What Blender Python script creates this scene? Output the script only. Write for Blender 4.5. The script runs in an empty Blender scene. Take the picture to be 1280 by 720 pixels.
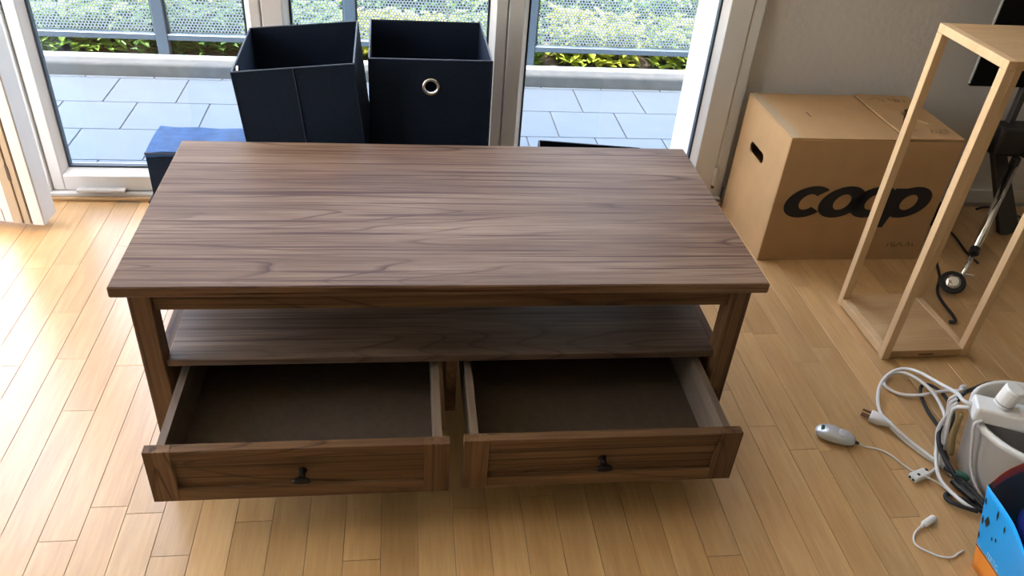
import bpy, bmesh, math, random
from mathutils import Vector, Matrix
random.seed(7)
S = bpy.context.scene
COL = S.collection
R = math.radians

# ---------------------------------------------------------------- camera
cam_data = bpy.data.cameras.new('camera'); cam = bpy.data.objects.new('camera', cam_data); COL.objects.link(cam)
pitch, yaw, roll, F = 0.6081, -0.1597, 0.0856, 1.0114
fwd = Vector((-math.sin(yaw)*math.cos(pitch), math.cos(yaw)*math.cos(pitch), -math.sin(pitch)))
rt = Vector((math.cos(yaw), math.sin(yaw), 0)); up = rt.cross(fwd)
r2 = math.cos(roll)*rt + math.sin(roll)*up; u2 = -math.sin(roll)*rt + math.cos(roll)*up
M4 = Matrix(((r2.x, u2.x, -fwd.x, -0.089), (r2.y, u2.y, -fwd.y, -1.1795), (r2.z, u2.z, -fwd.z, 1.2763), (0, 0, 0, 1)))
cam.matrix_world = M4
cam_data.sensor_width = 36; cam_data.lens = F*1000/1280*36; cam_data.clip_start = .02
S.camera = cam

# ---------------------------------------------------------------- light
world = bpy.data.worlds.new('sky'); S.world = world; world.use_nodes = True
wn = world.node_tree.nodes; wl = world.node_tree.links
bg = wn['Background']; sky = wn.new('ShaderNodeTexSky'); sky.sky_type = 'NISHITA'
sky.sun_disc = False; sky.sun_elevation = R(68); sky.sun_rotation = R(200); sky.air_density = 1.0; sky.dust_density = 2.0
tint = wn.new('ShaderNodeMix'); tint.data_type = 'RGBA'; tint.blend_type = 'MULTIPLY'; tint.inputs[0].default_value = 1
tint.inputs[7].default_value = (1.45, 1.04, .76, 1)      # hazy, warm-balanced daylight
wl.new(sky.outputs[0], tint.inputs[6]); wl.new(tint.outputs[2], bg.inputs[0]); bg.inputs[1].default_value = 0.6
sun_d = bpy.data.lights.new('sun', 'SUN'); sun_d.energy = 8.0; sun_d.angle = R(0.6); sun_d.color = (1, .95, .86)
sun = bpy.data.objects.new('sun', sun_d); COL.objects.link(sun)
sun.rotation_euler = Vector((0.25, 0.335, -1)).to_track_quat('-Z', 'Y').to_euler(); sun.location = (-2, -2, 6)
S.view_settings.view_transform = 'Standard'; S.view_settings.look = 'None'
S.view_settings.gamma = 1; S.view_settings.use_curve_mapping = False
S.view_settings.exposure = 2.52
def portal(loc, rot, sx, sy):
    d = bpy.data.lights.new('daylight_portal', 'AREA'); d.shape = 'RECTANGLE'; d.size = sx; d.size_y = sy
    d.cycles.is_portal = True
    o = bpy.data.objects.new('daylight_portal', d); COL.objects.link(o); o.location = loc; o.rotation_euler = rot
portal((-.6, 1.30, 1.1), (R(-90), 0, 0), 3.0, 2.2)
portal((-2.42, .275, 1.2), (0, R(-90), 0), 2.3, 1.55)

# ---------------------------------------------------------------- material helpers
def mat(name):
    m = bpy.data.materials.new(name); m.use_nodes = True
    return m, m.node_tree.nodes, m.node_tree.links, m.node_tree.nodes['Principled BSDF']
def plain(name, col, rough=.5, metal=0, spec=.5, noise=0, nscale=40, bump=0, bscale=200, coat=0):
    m, n, l, b = mat(name)
    b.inputs['Base Color'].default_value = (*col, 1); b.inputs['Roughness'].default_value = rough
    b.inputs['Metallic'].default_value = metal; b.inputs['Specular IOR Level'].default_value = spec
    b.inputs['Coat Weight'].default_value = coat
    if noise or bump: tc = n.new('ShaderNodeTexCoord')
    if noise:
        t = n.new('ShaderNodeTexNoise'); t.inputs['Scale'].default_value = nscale; t.inputs['Detail'].default_value = 5
        l.new(tc.outputs['Object'], t.inputs['Vector'])
        r = n.new('ShaderNodeValToRGB'); r.color_ramp.elements[0].position = .3; r.color_ramp.elements[1].position = .7
        r.color_ramp.elements[0].color = (*[c*(1-noise) for c in col], 1); r.color_ramp.elements[1].color = (*[min(1, c*(1+noise)) for c in col], 1)
        l.new(t.outputs[0], r.inputs[0]); l.new(r.outputs[0], b.inputs['Base Color'])
    if bump:
        t2 = n.new('ShaderNodeTexNoise'); t2.inputs['Scale'].default_value = bscale; t2.inputs['Detail'].default_value = 4
        l.new(tc.outputs['Object'], t2.inputs['Vector'])
        bp = n.new('ShaderNodeBump'); bp.inputs['Strength'].default_value = bump; bp.inputs['Distance'].default_value = .003
        l.new(t2.outputs[0], bp.inputs['Height']); l.new(bp.outputs[0], b.inputs['Normal'])
    return m
def wood(name, axis, cols, rough=.5, fine=26., lines=1.0, along=1.6, rnd=0.0, line_col=None, bump=.25, spec=.4, line_scale=13., lw=.12, seed=0., coords='Object', lalong=.5, lacross=6., streak=0.):
    """grain runs along axis (0,1,2) of the object; cols = three colours dark..light; line_col = late-wood lines"""
    m, n, l, b = mat(name)
    tc = n.new('ShaderNodeTexCoord'); src = tc.outputs[coords]
    oi = n.new('ShaderNodeObjectInfo')
    add = n.new('ShaderNodeVectorMath'); add.operation = 'ADD'
    cmb = n.new('ShaderNodeVectorMath'); cmb.operation = 'SCALE'; cmb.inputs[0].default_value = (7.3, 3.7, 5.1)
    l.new(oi.outputs['Random'], cmb.inputs['Scale'])
    l.new(src, add.inputs[0]); l.new(cmb.outputs[0], add.inputs[1])
    off = n.new('ShaderNodeVectorMath'); off.operation = 'ADD'; off.inputs[1].default_value = (seed, seed*.7, seed*.3)
    l.new(add.outputs[0], off.inputs[0])
    def mapped(sc):
        mp = n.new('ShaderNodeVectorMath'); mp.operation = 'MULTIPLY'; mp.inputs[1].default_value = sc
        l.new(off.outputs[0], mp.inputs[0]); return mp.outputs[0]
    def scl(a, c):
        v = [c, c, c]; v[axis] = a; return v
    big = n.new('ShaderNodeTexNoise'); big.inputs['Scale'].default_value = 1; big.inputs['Detail'].default_value = 3
    l.new(mapped(scl(along, fine*.45)), big.inputs['Vector'])
    fn = n.new('ShaderNodeTexNoise'); fn.inputs['Scale'].default_value = 1; fn.inputs['Detail'].default_value = 6; fn.inputs['Roughness'].default_value = .65
    l.new(mapped(scl(along*3.5, fine*6)), fn.inputs['Vector'])
    mx = n.new('ShaderNodeMix'); mx.data_type = 'FLOAT'; mx.inputs[0].default_value = .45
    l.new(big.outputs[0], mx.inputs[2]); l.new(fn.outputs[0], mx.inputs[3])
    r = n.new('ShaderNodeValToRGB'); e = r.color_ramp.elements
    e[0].position = .34; e[0].color = (*cols[0], 1); e[1].position = .66; e[1].color = (*cols[2], 1)
    k = e.new(.5); k.color = (*cols[1], 1)
    l.new(mx.outputs[0], r.inputs[0]); out = r.outputs[0]
    if line_col:
        # growth-ring lines: iso-lines of a stretched, warped field
        w = n.new('ShaderNodeTexNoise'); w.inputs['Scale'].default_value = 1; w.inputs['Detail'].default_value = 2; w.inputs['Roughness'].default_value = .4
        l.new(mapped(scl(lalong, lacross)), w.inputs['Vector'])
        ml = n.new('ShaderNodeMath'); ml.operation = 'MULTIPLY'; ml.inputs[1].default_value = line_scale; l.new(w.outputs[0], ml.inputs[0])
        fr = n.new('ShaderNodeMath'); fr.operation = 'FRACT'; l.new(ml.outputs[0], fr.inputs[0])
        rr = n.new('ShaderNodeValToRGB'); q = rr.color_ramp.elements
        q[0].position = 0; q[0].color = (1, 1, 1, 1); q[1].position = lw*2.2; q[1].color = (0, 0, 0, 1)
        q3 = q.new(1.0); q3.color = (.5, .5, .5, 1); q4 = q.new(1-lw*.8); q4.color = (0, 0, 0, 1)
        l.new(fr.outputs[0], rr.inputs[0])
        br = n.new('ShaderNodeTexNoise'); br.inputs['Scale'].default_value = 1; br.inputs['Detail'].default_value = 4
        l.new(mapped(scl(along*.9, fine*.4)), br.inputs['Vector'])
        mr = n.new('ShaderNodeMapRange'); mr.inputs[1].default_value = .36; mr.inputs[2].default_value = .60
        l.new(br.outputs[0], mr.inputs[0])
        mm = n.new('ShaderNodeMath'); mm.operation = 'MULTIPLY'; l.new(rr.outputs[0], mm.inputs[0]); l.new(mr.outputs[0], mm.inputs[1])
        m2 = n.new('ShaderNodeMath'); m2.operation = 'MULTIPLY'; m2.inputs[1].default_value = lines; l.new(mm.outputs[0], m2.inputs[0])
        mc = n.new('ShaderNodeMix'); mc.data_type = 'RGBA'; l.new(m2.outputs[0], mc.inputs[0])
        l.new(out, mc.inputs[6]); mc.inputs[7].default_value = (*line_col, 1); out = mc.outputs[2]
    if streak:
        sn = n.new('ShaderNodeTexNoise'); sn.inputs['Scale'].default_value = 1; sn.inputs['Detail'].default_value = 3; sn.inputs['Distortion'].default_value = .15
        l.new(mapped(scl(along*.9, 105.)), sn.inputs['Vector'])
        sr = n.new('ShaderNodeMapRange'); sr.inputs[1].default_value = .565; sr.inputs[2].default_value = .64; sr.inputs[4].default_value = streak
        l.new(sn.outputs[0], sr.inputs[0])
        sc_ = n.new('ShaderNodeMix'); sc_.data_type = 'RGBA'; l.new(sr.outputs[0], sc_.inputs[0]); l.new(out, sc_.inputs[6]); sc_.inputs[7].default_value = (*line_col, 1); out = sc_.outputs[2]
    if rnd:
        hs = n.new('ShaderNodeHueSaturation'); mr2 = n.new('ShaderNodeMapRange')
        mr2.inputs[3].default_value = 1-rnd; mr2.inputs[4].default_value = 1+rnd*.7
        l.new(oi.outputs['Random'], mr2.inputs[0]); l.new(mr2.outputs[0], hs.inputs['Value']); l.new(out, hs.inputs['Color']); out = hs.outputs[0]
    l.new(out, b.inputs['Base Color'])
    b.inputs['Roughness'].default_value = rough; b.inputs['Specular IOR Level'].default_value = spec
    bp = n.new('ShaderNodeBump'); bp.inputs['Strength'].default_value = bump; bp.inputs['Distance'].default_value = .0012
    l.new(fn.outputs[0], bp.inputs['Height']); l.new(bp.outputs[0], b.inputs['Normal'])
    return m

T_COLS = ((.080, .037, .018), (.165, .092, .051), (.265, .175, .112))
MW = {}
for ax in range(3):
    MW[ax] = wood('table_wood_%d' % ax, ax, ((.075, .034, .015), (.15, .079, .037), (.25, .145, .073)), rough=.5, spec=.3, line_col=(.03, .011, .005), lines=.85, along=1.2, fine=40, lalong=.9, lacross=8, line_scale=16, lw=.09, streak=.6)
M_TOP = wood('table_top_wood', 0, T_COLS, rough=.55, spec=.2, line_col=(.05, .013, .004), lines=1., along=1.6, fine=34, lalong=.45, lacross=6.5, line_scale=17, lw=.055, bump=.2, streak=.9)
M_SHELF = wood('shelf_wood', 0, ((.075, .042, .028), (.15, .096, .069), (.26, .182, .14)), rough=.45, spec=.35, line_col=(.05, .024, .015), lines=.8, along=1.5, fine=34, seed=3.1, lalong=.8, lacross=6, line_scale=16, lw=.08, streak=.6)
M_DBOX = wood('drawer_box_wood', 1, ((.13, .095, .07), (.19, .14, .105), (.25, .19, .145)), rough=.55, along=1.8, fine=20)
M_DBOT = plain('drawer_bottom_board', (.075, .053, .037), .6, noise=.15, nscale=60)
PL = ((.48, .27, .105), (.57, .345, .148), (.66, .425, .20))
M_PLANK = wood('parquet', 1, PL, rough=.33, line_col=(.42, .25, .115), lines=.35, along=2.2, fine=22, rnd=.13, bump=.06, spec=.5, line_scale=8)
M_FLOOR = plain('floor_joint', (.36, .21, .10), .7)
_pb = M_PLANK.node_tree.nodes['Principled BSDF']; _pb.inputs['Coat Weight'].default_value = .8; _pb.inputs['Coat Roughness'].default_value = .26
M_STAND = wood('stand_oak', 2, ((.55, .36, .19), (.63, .43, .24), (.70, .50, .30)), rough=.5, along=2, fine=30, bump=.1)
M_STANDB = wood('stand_oak_board', 0, ((.42, .26, .125), (.50, .32, .16), (.58, .385, .205)), rough=.5, along=2, fine=30, bump=.1)
M_CARD = plain('cardboard', (.44, .262, .118), .85, noise=.05, nscale=14, bump=.12, bscale=90)
M_CARDE = plain('cardboard_edge', (.20, .12, .06), .9)
M_INK = plain('black_ink', (.012, .011, .012), .7)
M_INKF = plain('faint_ink', (.22, .125, .06), .8)
M_BIN = plain('navy_fabric', (.010, .017, .034), .85, spec=.12, noise=.25, nscale=300, bump=.5, bscale=900)
M_BINSKY = plain('navy_fabric_sky_lit', (.022, .085, .24), .55, spec=.2, noise=.2, nscale=30, bump=.2, bscale=40)  # lighter blue than the navy walls: sky reflection put into the base colour
M_SEAM = plain('navy_piping', (.03, .042, .068), .6)
M_CHROME = plain('chrome', (.82, .82, .82), .12, metal=1)
M_NICKEL = plain('grommet_nickel', (.75, .72, .66), .22, metal=1)
M_BRONZE = plain('dark_bronze', (.035, .03, .026), .35, metal=.9)
M_BLACK = plain('black_plastic', (.012, .012, .013), .4)
M_BLACKG = plain('black_screen', (.004, .004, .005), .6, spec=.1)
M_BEZEL = plain('grey_edge', (.35, .35, .35), .4)
M_RUBBER = plain('black_rubber', (.014, .014, .014), .6)
M_GREYP = plain('dark_grey_steel', (.055, .05, .048), .45, metal=.2)
M_WHITE = plain('white_plastic', (.78, .77, .75), .35)
M_WCORD = plain('white_cord', (.74, .73, .72), .45)
M_SILVER = plain('silver_plastic', (.62, .64, .68), .28, metal=.35)
M_GREEN = plain('dark_green', (.02, .10, .07), .4)
M_FRAME = plain('white_window_profile', (.68, .67, .655), .4)
M_SEALB = plain('beige_seal', (.46, .36, .25), .6)
M_SEALD = plain('worn_brown_seal', (.10, .065, .04), .7)
M_GASK = plain('dark_gasket', (.025, .04, .06), .5)
M_WALL = plain('plaster', (.62, .585, .555), .9, bump=.45, bscale=55)
M_WALLX = plain('white_render', (.5, .5, .5), .9, bump=.3, bscale=60)
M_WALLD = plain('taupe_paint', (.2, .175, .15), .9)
M_CEIL = plain('ceiling_paint', (.8, .79, .77), .9)
M_SKIRT = plain('white_skirting', (.62, .59, .56), .45)
M_OAKTRIM = wood('oak_threshold', 0, ((.36, .2, .09), (.45, .27, .125), (.52, .33, .17)), rough=.45)
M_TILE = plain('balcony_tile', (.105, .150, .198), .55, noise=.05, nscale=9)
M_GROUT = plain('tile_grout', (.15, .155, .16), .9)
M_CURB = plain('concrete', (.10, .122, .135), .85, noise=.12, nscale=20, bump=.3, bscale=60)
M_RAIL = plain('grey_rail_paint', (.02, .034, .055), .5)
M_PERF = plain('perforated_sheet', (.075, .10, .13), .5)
M_BOUNCE = plain('pale_bounce_ground', (.68, .65, .60), .9, noise=.08, nscale=3)
M_SOIL = plain('soil', (.06, .045, .03), .95, noise=.3, nscale=30)
M_GRASS = plain('lawn', (.10, .17, .045), .9, noise=.35, nscale=15)
M_CYAN = plain('cyan_bag_print', (.005, .34, .82), .45)
M_ORANGE = plain('orange_bag_print', (.8, .27, .03), .45)
M_RED = plain('red_bag_lining', (.42, .05, .02), .5)
M_BAGIN = plain('bag_inside', (.10, .085, .07), .7)
M_BLUEF = plain('blue_pile', (.012, .03, .32), .8, noise=.4, nscale=160, bump=.8, bscale=220)
M_BAGTXT = plain('pale_blue_print', (.35, .68, .95), .5)
M_KHAKI = plain('khaki_tape', (.30, .22, .09), .6)
def glass():
    m, n, l, b = mat('window_glass'); n.remove(b)
    tr = n.new('ShaderNodeBsdfTransparent'); tr.inputs[0].default_value = (.93, .97, .99, 1)
    gl = n.new('ShaderNodeBsdfGlossy'); gl.inputs['Roughness'].default_value = .02
    lw = n.new('ShaderNodeLayerWeight'); lw.inputs[0].default_value = .5
    p5 = n.new('ShaderNodeMath'); p5.operation = 'POWER'; p5.inputs[1].default_value = 5; l.new(lw.outputs['Facing'], p5.inputs[0])
    ma = n.new('ShaderNodeMath'); ma.operation = 'MULTIPLY_ADD'; ma.inputs[1].default_value = .75; ma.inputs[2].default_value = .03; l.new(p5.outputs[0], ma.inputs[0])
    mx = n.new('ShaderNodeMixShader'); l.new(ma.outputs[0], mx.inputs[0]); l.new(tr.outputs[0], mx.inputs[1]); l.new(gl.outputs[0], mx.inputs[2])
    l.new(mx.outputs[0], n['Material Output'].inputs[0]); return m
M_GLASS = glass()
def leafmat():
    m, n, l, b = mat('leaf')
    oi = n.new('ShaderNodeObjectInfo'); tc = n.new('ShaderNodeTexCoord'); t = n.new('ShaderNodeTexNoise'); t.inputs['Scale'].default_value = 14
    l.new(tc.outputs['Object'], t.inputs['Vector'])
    ad = n.new('ShaderNodeMath'); ad.operation = 'ADD'; l.new(oi.outputs['Random'], ad.inputs[0]); l.new(t.outputs[0], ad.inputs[1])
    mu = n.new('ShaderNodeMath'); mu.operation = 'MULTIPLY'; mu.inputs[1].default_value = .5; l.new(ad.outputs[0], mu.inputs[0])
    r = n.new('ShaderNodeValToRGB'); e = r.color_ramp.elements
    e[0].position = .25; e[0].color = (.06, .15, .035, 1); e[1].position = .70; e[1].color = (.50, .54, .07, 1)
    k = e.new(.5); k.color = (.21, .35, .06, 1)
    l.new(mu.outputs[0], r.inputs[0]); l.new(r.outputs[0], b.inputs['Base Color'])
    b.inputs['Roughness'].default_value = .45
    tl = n.new('ShaderNodeBsdfTranslucent'); l.new(r.outputs[0], tl.inputs[0]); mx = n.new('ShaderNodeMixShader'); mx.inputs[0].default_value = .3
    l.new(b.outputs[0], mx.inputs[1]); l.new(tl.outputs[0], mx.inputs[2]); l.new(mx.outputs[0], n['Material Output'].inputs[0])
    return m
M_LEAF = leafmat()

# ---------------------------------------------------------------- mesh helpers
def bx(bm, x0, x1, y0, y1, z0, z1, mi=0):
    v = [bm.verts.new(p) for p in ((x0, y0, z0), (x1, y0, z0), (x1, y1, z0), (x0, y1, z0), (x0, y0, z1), (x1, y0, z1), (x1, y1, z1), (x0, y1, z1))]
    for f in ((3, 2, 1, 0), (4, 5, 6, 7), (0, 1, 5, 4), (1, 2, 6, 5), (2, 3, 7, 6), (3, 0, 4, 7)):
        bm.faces.new([v[i] for i in f]).material_index = mi
    return v
def BM(): return bmesh.new()
def bevel(bm, w, seg=2):
    bmesh.ops.bevel(bm, geom=list(bm.edges), offset=w, segments=seg, affect='EDGES', profile=.5, clamp_overlap=True)
def to_mesh(name, bm, m, smooth=False):
    me = bpy.data.meshes.new(name); bmesh.ops.recalc_face_normals(bm, faces=list(bm.faces)); bm.to_mesh(me); bm.free()
    for x in (m if isinstance(m, (list, tuple)) else [m]): me.materials.append(x)
    if smooth:
        for p in me.polygons: p.use_smooth = True
    return me
def link(name, me, parent=None, loc=None, rot=None):
    o = bpy.data.objects.new(name, me); COL.objects.link(o)
    if parent: o.parent = parent
    if loc: o.location = loc
    if rot: o.rotation_euler = rot
    return o
def obj(name, bm, m, parent=None, smooth=False, loc=None, rot=None):
    return link(name, to_mesh(name, bm, m, smooth), parent, loc, rot)
def box(name, c, m, parent=None, bev=.0015, **k):
    """box mesh centred on its own origin, object placed at the centre (relative to parent)"""
    x0, x1, y0, y1, z0, z1 = c
    bm = BM(); hx, hy, hz = (x1-x0)/2, (y1-y0)/2, (z1-z0)/2
    bx(bm, -hx, hx, -hy, hy, -hz, hz)
    if bev: bevel(bm, min(bev, hx*.8, hy*.8, hz*.8), 1 if bev < .004 else 3)
    return obj(name, bm, m, parent, loc=((x0+x1)/2, (y0+y1)/2, (z0+z1)/2), **k)
def tag(o, label, cat, group=None, kind=None):
    o['label'] = label; o['category'] = cat
    if group: o['group'] = group
    if kind: o['kind'] = kind
    return o
def thing(name, label, cat, loc=(0, 0, 0), rot=(0, 0, 0), group=None, kind=None):
    o = bpy.data.objects.new(name, None); COL.objects.link(o); o.empty_display_size = .05
    o.location = loc; o.rotation_euler = rot; return tag(o, label, cat, group, kind)
def struct(o, label, cat):
    return tag(o, label, cat, kind='structure')
def spline(P, n=8):
    P = [Vector(p) for p in P]; out = []
    Q = [P[0]*2-P[1]] + P + [P[-1]*2-P[-2]]
    for i in range(1, len(Q)-2):
        a, b, c, d = Q[i-1:i+3]
        for k in range(n):
            t = k/n; out.append(.5*((2*b)+(c-a)*t+(2*a-5*b+4*c-d)*t*t+(3*b-a-3*c+d)*t**3))
    out.append(P[-1]); return out
def tube(bm, P, r, seg=8, mi=0, caps=True):
    rings = []; prev = None
    rr = r if isinstance(r, (list, tuple)) else [r]*len(P)
    for i, p in enumerate(P):
        t = (P[min(i+1, len(P)-1)]-P[max(i-1, 0)]).normalized()
        if prev is None:
            a = Vector((0, 0, 1)) if abs(t.z) < .9 else Vector((1, 0, 0)); x = t.cross(a).normalized()
        else: x = (prev - t*prev.dot(t)).normalized()
        prev = x; y = t.cross(x)
        rings.append([bm.verts.new(p + x*math.cos(2*math.pi*k/seg)*rr[i] + y*math.sin(2*math.pi*k/seg)*rr[i]) for k in range(seg)])
    for a, b in zip(rings, rings[1:]):
        for k in range(seg): bm.faces.new((a[k], a[(k+1) % seg], b[(k+1) % seg], b[k])).material_index = mi
    if caps:
        bm.faces.new(rings[0][::-1]).material_index = mi; bm.faces.new(rings[-1]).material_index = mi
def lathe(bm, prof, seg=32, axis=2, mi=0, closed=False):
    """prof = [(radius, height)...]; revolve about axis 2 (z) or 1 (y)"""
    rings = []
    for r, h in prof:
        ring = []
        for k in range(seg):
            a = 2*math.pi*k/seg; c, s = r*math.cos(a), r*math.sin(a)
            ring.append(bm.verts.new((c, s, h) if axis == 2 else (c, h, s)))
        rings.append(ring)
    pairs = list(zip(rings, rings[1:])) + ([(rings[-1], rings[0])] if closed else [])
    for a, b in pairs:
        for k in range(seg): bm.faces.new((a[k], a[(k+1) % seg], b[(k+1) % seg], b[k])).material_index = mi
    if not closed:
        for rg in (rings[0], rings[-1]):
            if (rg[0].co-rg[1].co).length > 1e-5: bm.faces.new(rg).material_index = mi
    bmesh.ops.remove_doubles(bm, verts=list(bm.verts), dist=1e-6)
def panel_hole(bm, W, H, T, hole):
    """slab in the xz plane, W x H centred, thickness T along y, pierced by the closed loop hole [(x,z)]"""
    cx = sum(p[0] for p in hole)/len(hole); cz = sum(p[1] for p in hole)/len(hole)
    def edge(dx, dz):
        t = min([((W/2 if dx > 0 else -W/2)-cx)/dx if abs(dx) > 1e-9 else 9e9, ((H/2 if dz > 0 else -H/2)-cz)/dz if abs(dz) > 1e-9 else 9e9])
        return (cx+dx*t, cz+dz*t)
    ring = [(math.atan2(z-cz, x-cx), (x, z), edge(x-cx, z-cz)) for x, z in hole]
    for sx in (-1, 1):
        for sz in (-1, 1):
            a = math.atan2(sz*H/2-cz, sx*W/2-cx)
            j = min(range(len(ring)), key=lambda i: abs(math.atan2(math.sin(ring[i][0]-a), math.cos(ring[i][0]-a))))
            ring[j] = (ring[j][0], ring[j][1], (sx*W/2, sz*H/2))
    ring.sort(key=lambda q: q[0]); n = len(ring)
    L = [[bm.verts.new((q[1+k][0], y, q[1+k][1])) for q in ring] for y in (-T/2, T/2) for k in (0, 1)]   # in0,out0,in1,out1
    for i in range(n):
        j = (i+1) % n
        bm.faces.new((L[0][i], L[1][i], L[1][j], L[0][j])); bm.faces.new((L[2][i], L[2][j], L[3][j], L[3][i]))
        bm.faces.new((L[0][i], L[0][j], L[2][j], L[2][i])); bm.faces.new((L[1][i], L[3][i], L[3][j], L[1][j]))
def circ(cx, cz, r, n=32): return [(cx+r*math.cos(2*math.pi*k/n+.01), cz+r*math.sin(2*math.pi*k/n+.01)) for k in range(n)]
def stadium(cx, cz, w, h, n=16):
    r = h/2; out = []
    for k in range(n+1): a = -math.pi/2+math.pi*k/n; out.append((cx+w/2-r+r*math.cos(a), cz+r*math.sin(a)))
    for k in range(n+1): a = math.pi/2+math.pi*k/n; out.append((cx-w/2+r+r*math.cos(a), cz+r*math.sin(a)))
    return out

# ================================================================ the room
XL, XR, YF, YB, ZC = -2.35, 3.0, -3.3, 1.15, 2.5
fl = struct(box('floor', (XL, XR, YF, 1.115, -.05, -.012), M_FLOOR, bev=0), 'light wooden strip parquet floor of the room', 'floor')
# planks: strips run along y
PWID = .0685; x_first = -0.343
GAP = .0004
plank_cache = {}
def plank_mesh(w, ln):
    key = (round(w, 4), round(ln, 3))
    if key not in plank_cache:
        bm = BM(); w2, l2 = w/2-GAP, ln/2-GAP; ch = .0004
        lo = [bm.verts.new((sx*w2, sy*l2, -.011)) for sx, sy in ((-1, -1), (1, -1), (1, 1), (-1, 1))]
        mid = [bm.verts.new((sx*w2, sy*l2, -ch)) for sx, sy in ((-1, -1), (1, -1), (1, 1), (-1, 1))]
        hi = [bm.verts.new((sx*(w2-ch), sy*(l2-ch), 0)) for sx, sy in ((-1, -1), (1, -1), (1, 1), (-1, 1))]
        for a, b in ((lo, mid), (mid, hi)):
            for k in range(4): bm.faces.new((a[k], a[(k+1) % 4], b[(k+1) % 4], b[k]))
        bm.faces.new(hi)
        plank_cache[key] = to_mesh('plank', bm, M_PLANK)
    return plank_cache[key]
rest = BM(); pc = 0
rnd = random.Random(11)
k0 = int(math.floor((XL-x_first)/PWID))
fi = fl.location
x = x_first + k0*PWID
LENS = (.42, .49, .56)
while x < XR:
    x0, x1 = max(x, XL), min(x+PWID, XR)
    y = YF - rnd.random()*.4
    while y < 1.115:
        ln = rnd.choice(LENS); y0, y1 = max(y, YF), min(y+ln, 1.112)
        y += ln
        if y1-y0 < .02 or x1-x0 < .01: continue
        cx, cy = (x0+x1)/2, (y0+y1)/2
        # the part of the floor that shows largest: single planks; the rest joined
        near = y1 > -.42 and (-1.28 < cx < 2.12) and (cx > -1.02-.1*max(0, y1) and cx < 1.02+1.1*max(0, y1))
        near = near and not (abs(cx) < .5 and y0 > .05 and y1 < 1.0)
        if near and pc < 300:
            o = link('plank', plank_mesh(x1-x0, y1-y0), fl, (cx-fi.x, cy-fi.y, -fi.z)); pc += 1
        else:
            bx(rest, x0+GAP-fi.x, x1-GAP-fi.x, y0+GAP-fi.y, y1-GAP-fi.y, -.011-fi.z, -fi.z)
    x += PWID
ro = obj('parquet_field', rest, M_PLANK, fl); ro['kind'] = 'stuff'

struct(box('ceiling', (XL-.25, XR+.2, YF-.2, YB+.27, ZC, ZC+.1), M_CEIL, bev=0), 'plain white ceiling of the room', 'ceiling')
bm = BM()
bx(bm, .962, XR+.2, YB, YB+.27, -.05, ZC); bx(bm, .862, .962, 1.205, YB+.27, -.05, ZC); bx(bm, -2.15, .862, 1.13, YB+.27, 2.2, ZC); bx(bm, XL-.25, -2.15, YB, YB+.27, -.05, ZC)
bx(bm, .862, .962, 1.13, 1.205, 2.2, ZC)
struct(obj('wall_back', bm, [M_WALL]), 'rough plastered grey wall behind the cardboard box and around the glazed doors', 'wall')
bm = BM()
bx(bm, XL-.25, XL, YF, YB, -.05, .03); bx(bm, XL-.25, XL, YF, YB, 2.35, ZC); bx(bm, XL-.25, XL, YF, -.5, .03, 2.35); bx(bm, XL-.25, XL, 1.05, YB, .03, 2.35)
struct(obj('wall_left', bm, M_CEIL), 'white wall with a wide window at the bright side', 'wall')
struct(box('wall_right', (XR, XR+.2, YF, YB, -.05, ZC), M_WALLD, bev=0), 'plain grey wall at the dim side of the room', 'wall')
struct(box('wall_front', (XL-.25, XR+.2, YF-.2, YF, -.05, ZC), M_WALLD, bev=0), 'plain grey wall facing the glazed doors', 'wall')
struct(box('baseboard_back', (.975, XR, 1.136, 1.15, 0, .05), M_SKIRT), 'low pale baseboard along the plastered wall', 'baseboard')

def frame4(parent, x0, x1, z0, z1, wl, wr, wb, wt, y0, y1, m, names=('stile', 'rail')):
    box(names[0], (x0, x0+wl, y0, y1, z0, z1), m, parent, bev=.003); box(names[0], (x1-wr, x1, y0, y1, z0, z1), m, parent, bev=.003)
    box(names[1], (x0+wl, x1-wr, y0, y1, z0, z0+wb), m, parent, bev=.003); box(names[1], (x0+wl, x1-wr, y0, y1, z1-wt, z1), m, parent, bev=.003)
def sash(name, label, x0, x1, wl, wr, z0, z1, wb, loc=(0, 0, 0), rot=(0, 0, 0), yb=1.125):
    t = thing(name, label, 'door', loc, rot, kind='structure')
    frame4(t, x0, x1, z0, z1, wl, wr, wb, .075, yb, yb+.07, M_FRAME)
    a0, a1, b0, b1 = x0+wl, x1-wr, z0+wb, z1-.075
    # sloped glazing bead, four mitred sides
    bm = BM(); w = .014
    o = [bm.verts.new(p) for p in ((a0, yb+.006, b0), (a1, yb+.006, b0), (a1, yb+.006, b1), (a0, yb+.006, b1))]
    i = [bm.verts.new(p) for p in ((a0+w, yb+.026, b0+w), (a1-w, yb+.026, b0+w), (a1-w, yb+.026, b1-w), (a0+w, yb+.026, b1-w))]
    j = [bm.verts.new((v.co.x, yb+.06, v.co.z)) for v in i]
    for k in range(4):
        bm.faces.new((o[k], o[(k+1) % 4], i[(k+1) % 4], i[k])); bm.faces.new((i[k], i[(k+1) % 4], j[(k+1) % 4], j[k]))
    obj('glazing_bead', bm, M_FRAME, t)
    bm = BM(); g = .006; c0, c1, d0, d1 = a0+w, a1-w, b0+w, b1-w
    for q in ((c0, c0+g, d0, d1), (c1-g, c1, d0, d1), (c0+g, c1-g, d0, d0+g), (c0+g, c1-g, d1-g, d1)):
        bx(bm, q[0], q[1], yb+.027, yb+.045, q[2], q[3])
    obj('gasket', bm, M_GASK, t)
    box('pane', (c0+.001, c1-.001, yb+.033, yb+.039, d0+.001, d1-.001), M_GLASS, t, bev=0)
    return t
ZS = .024
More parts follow.
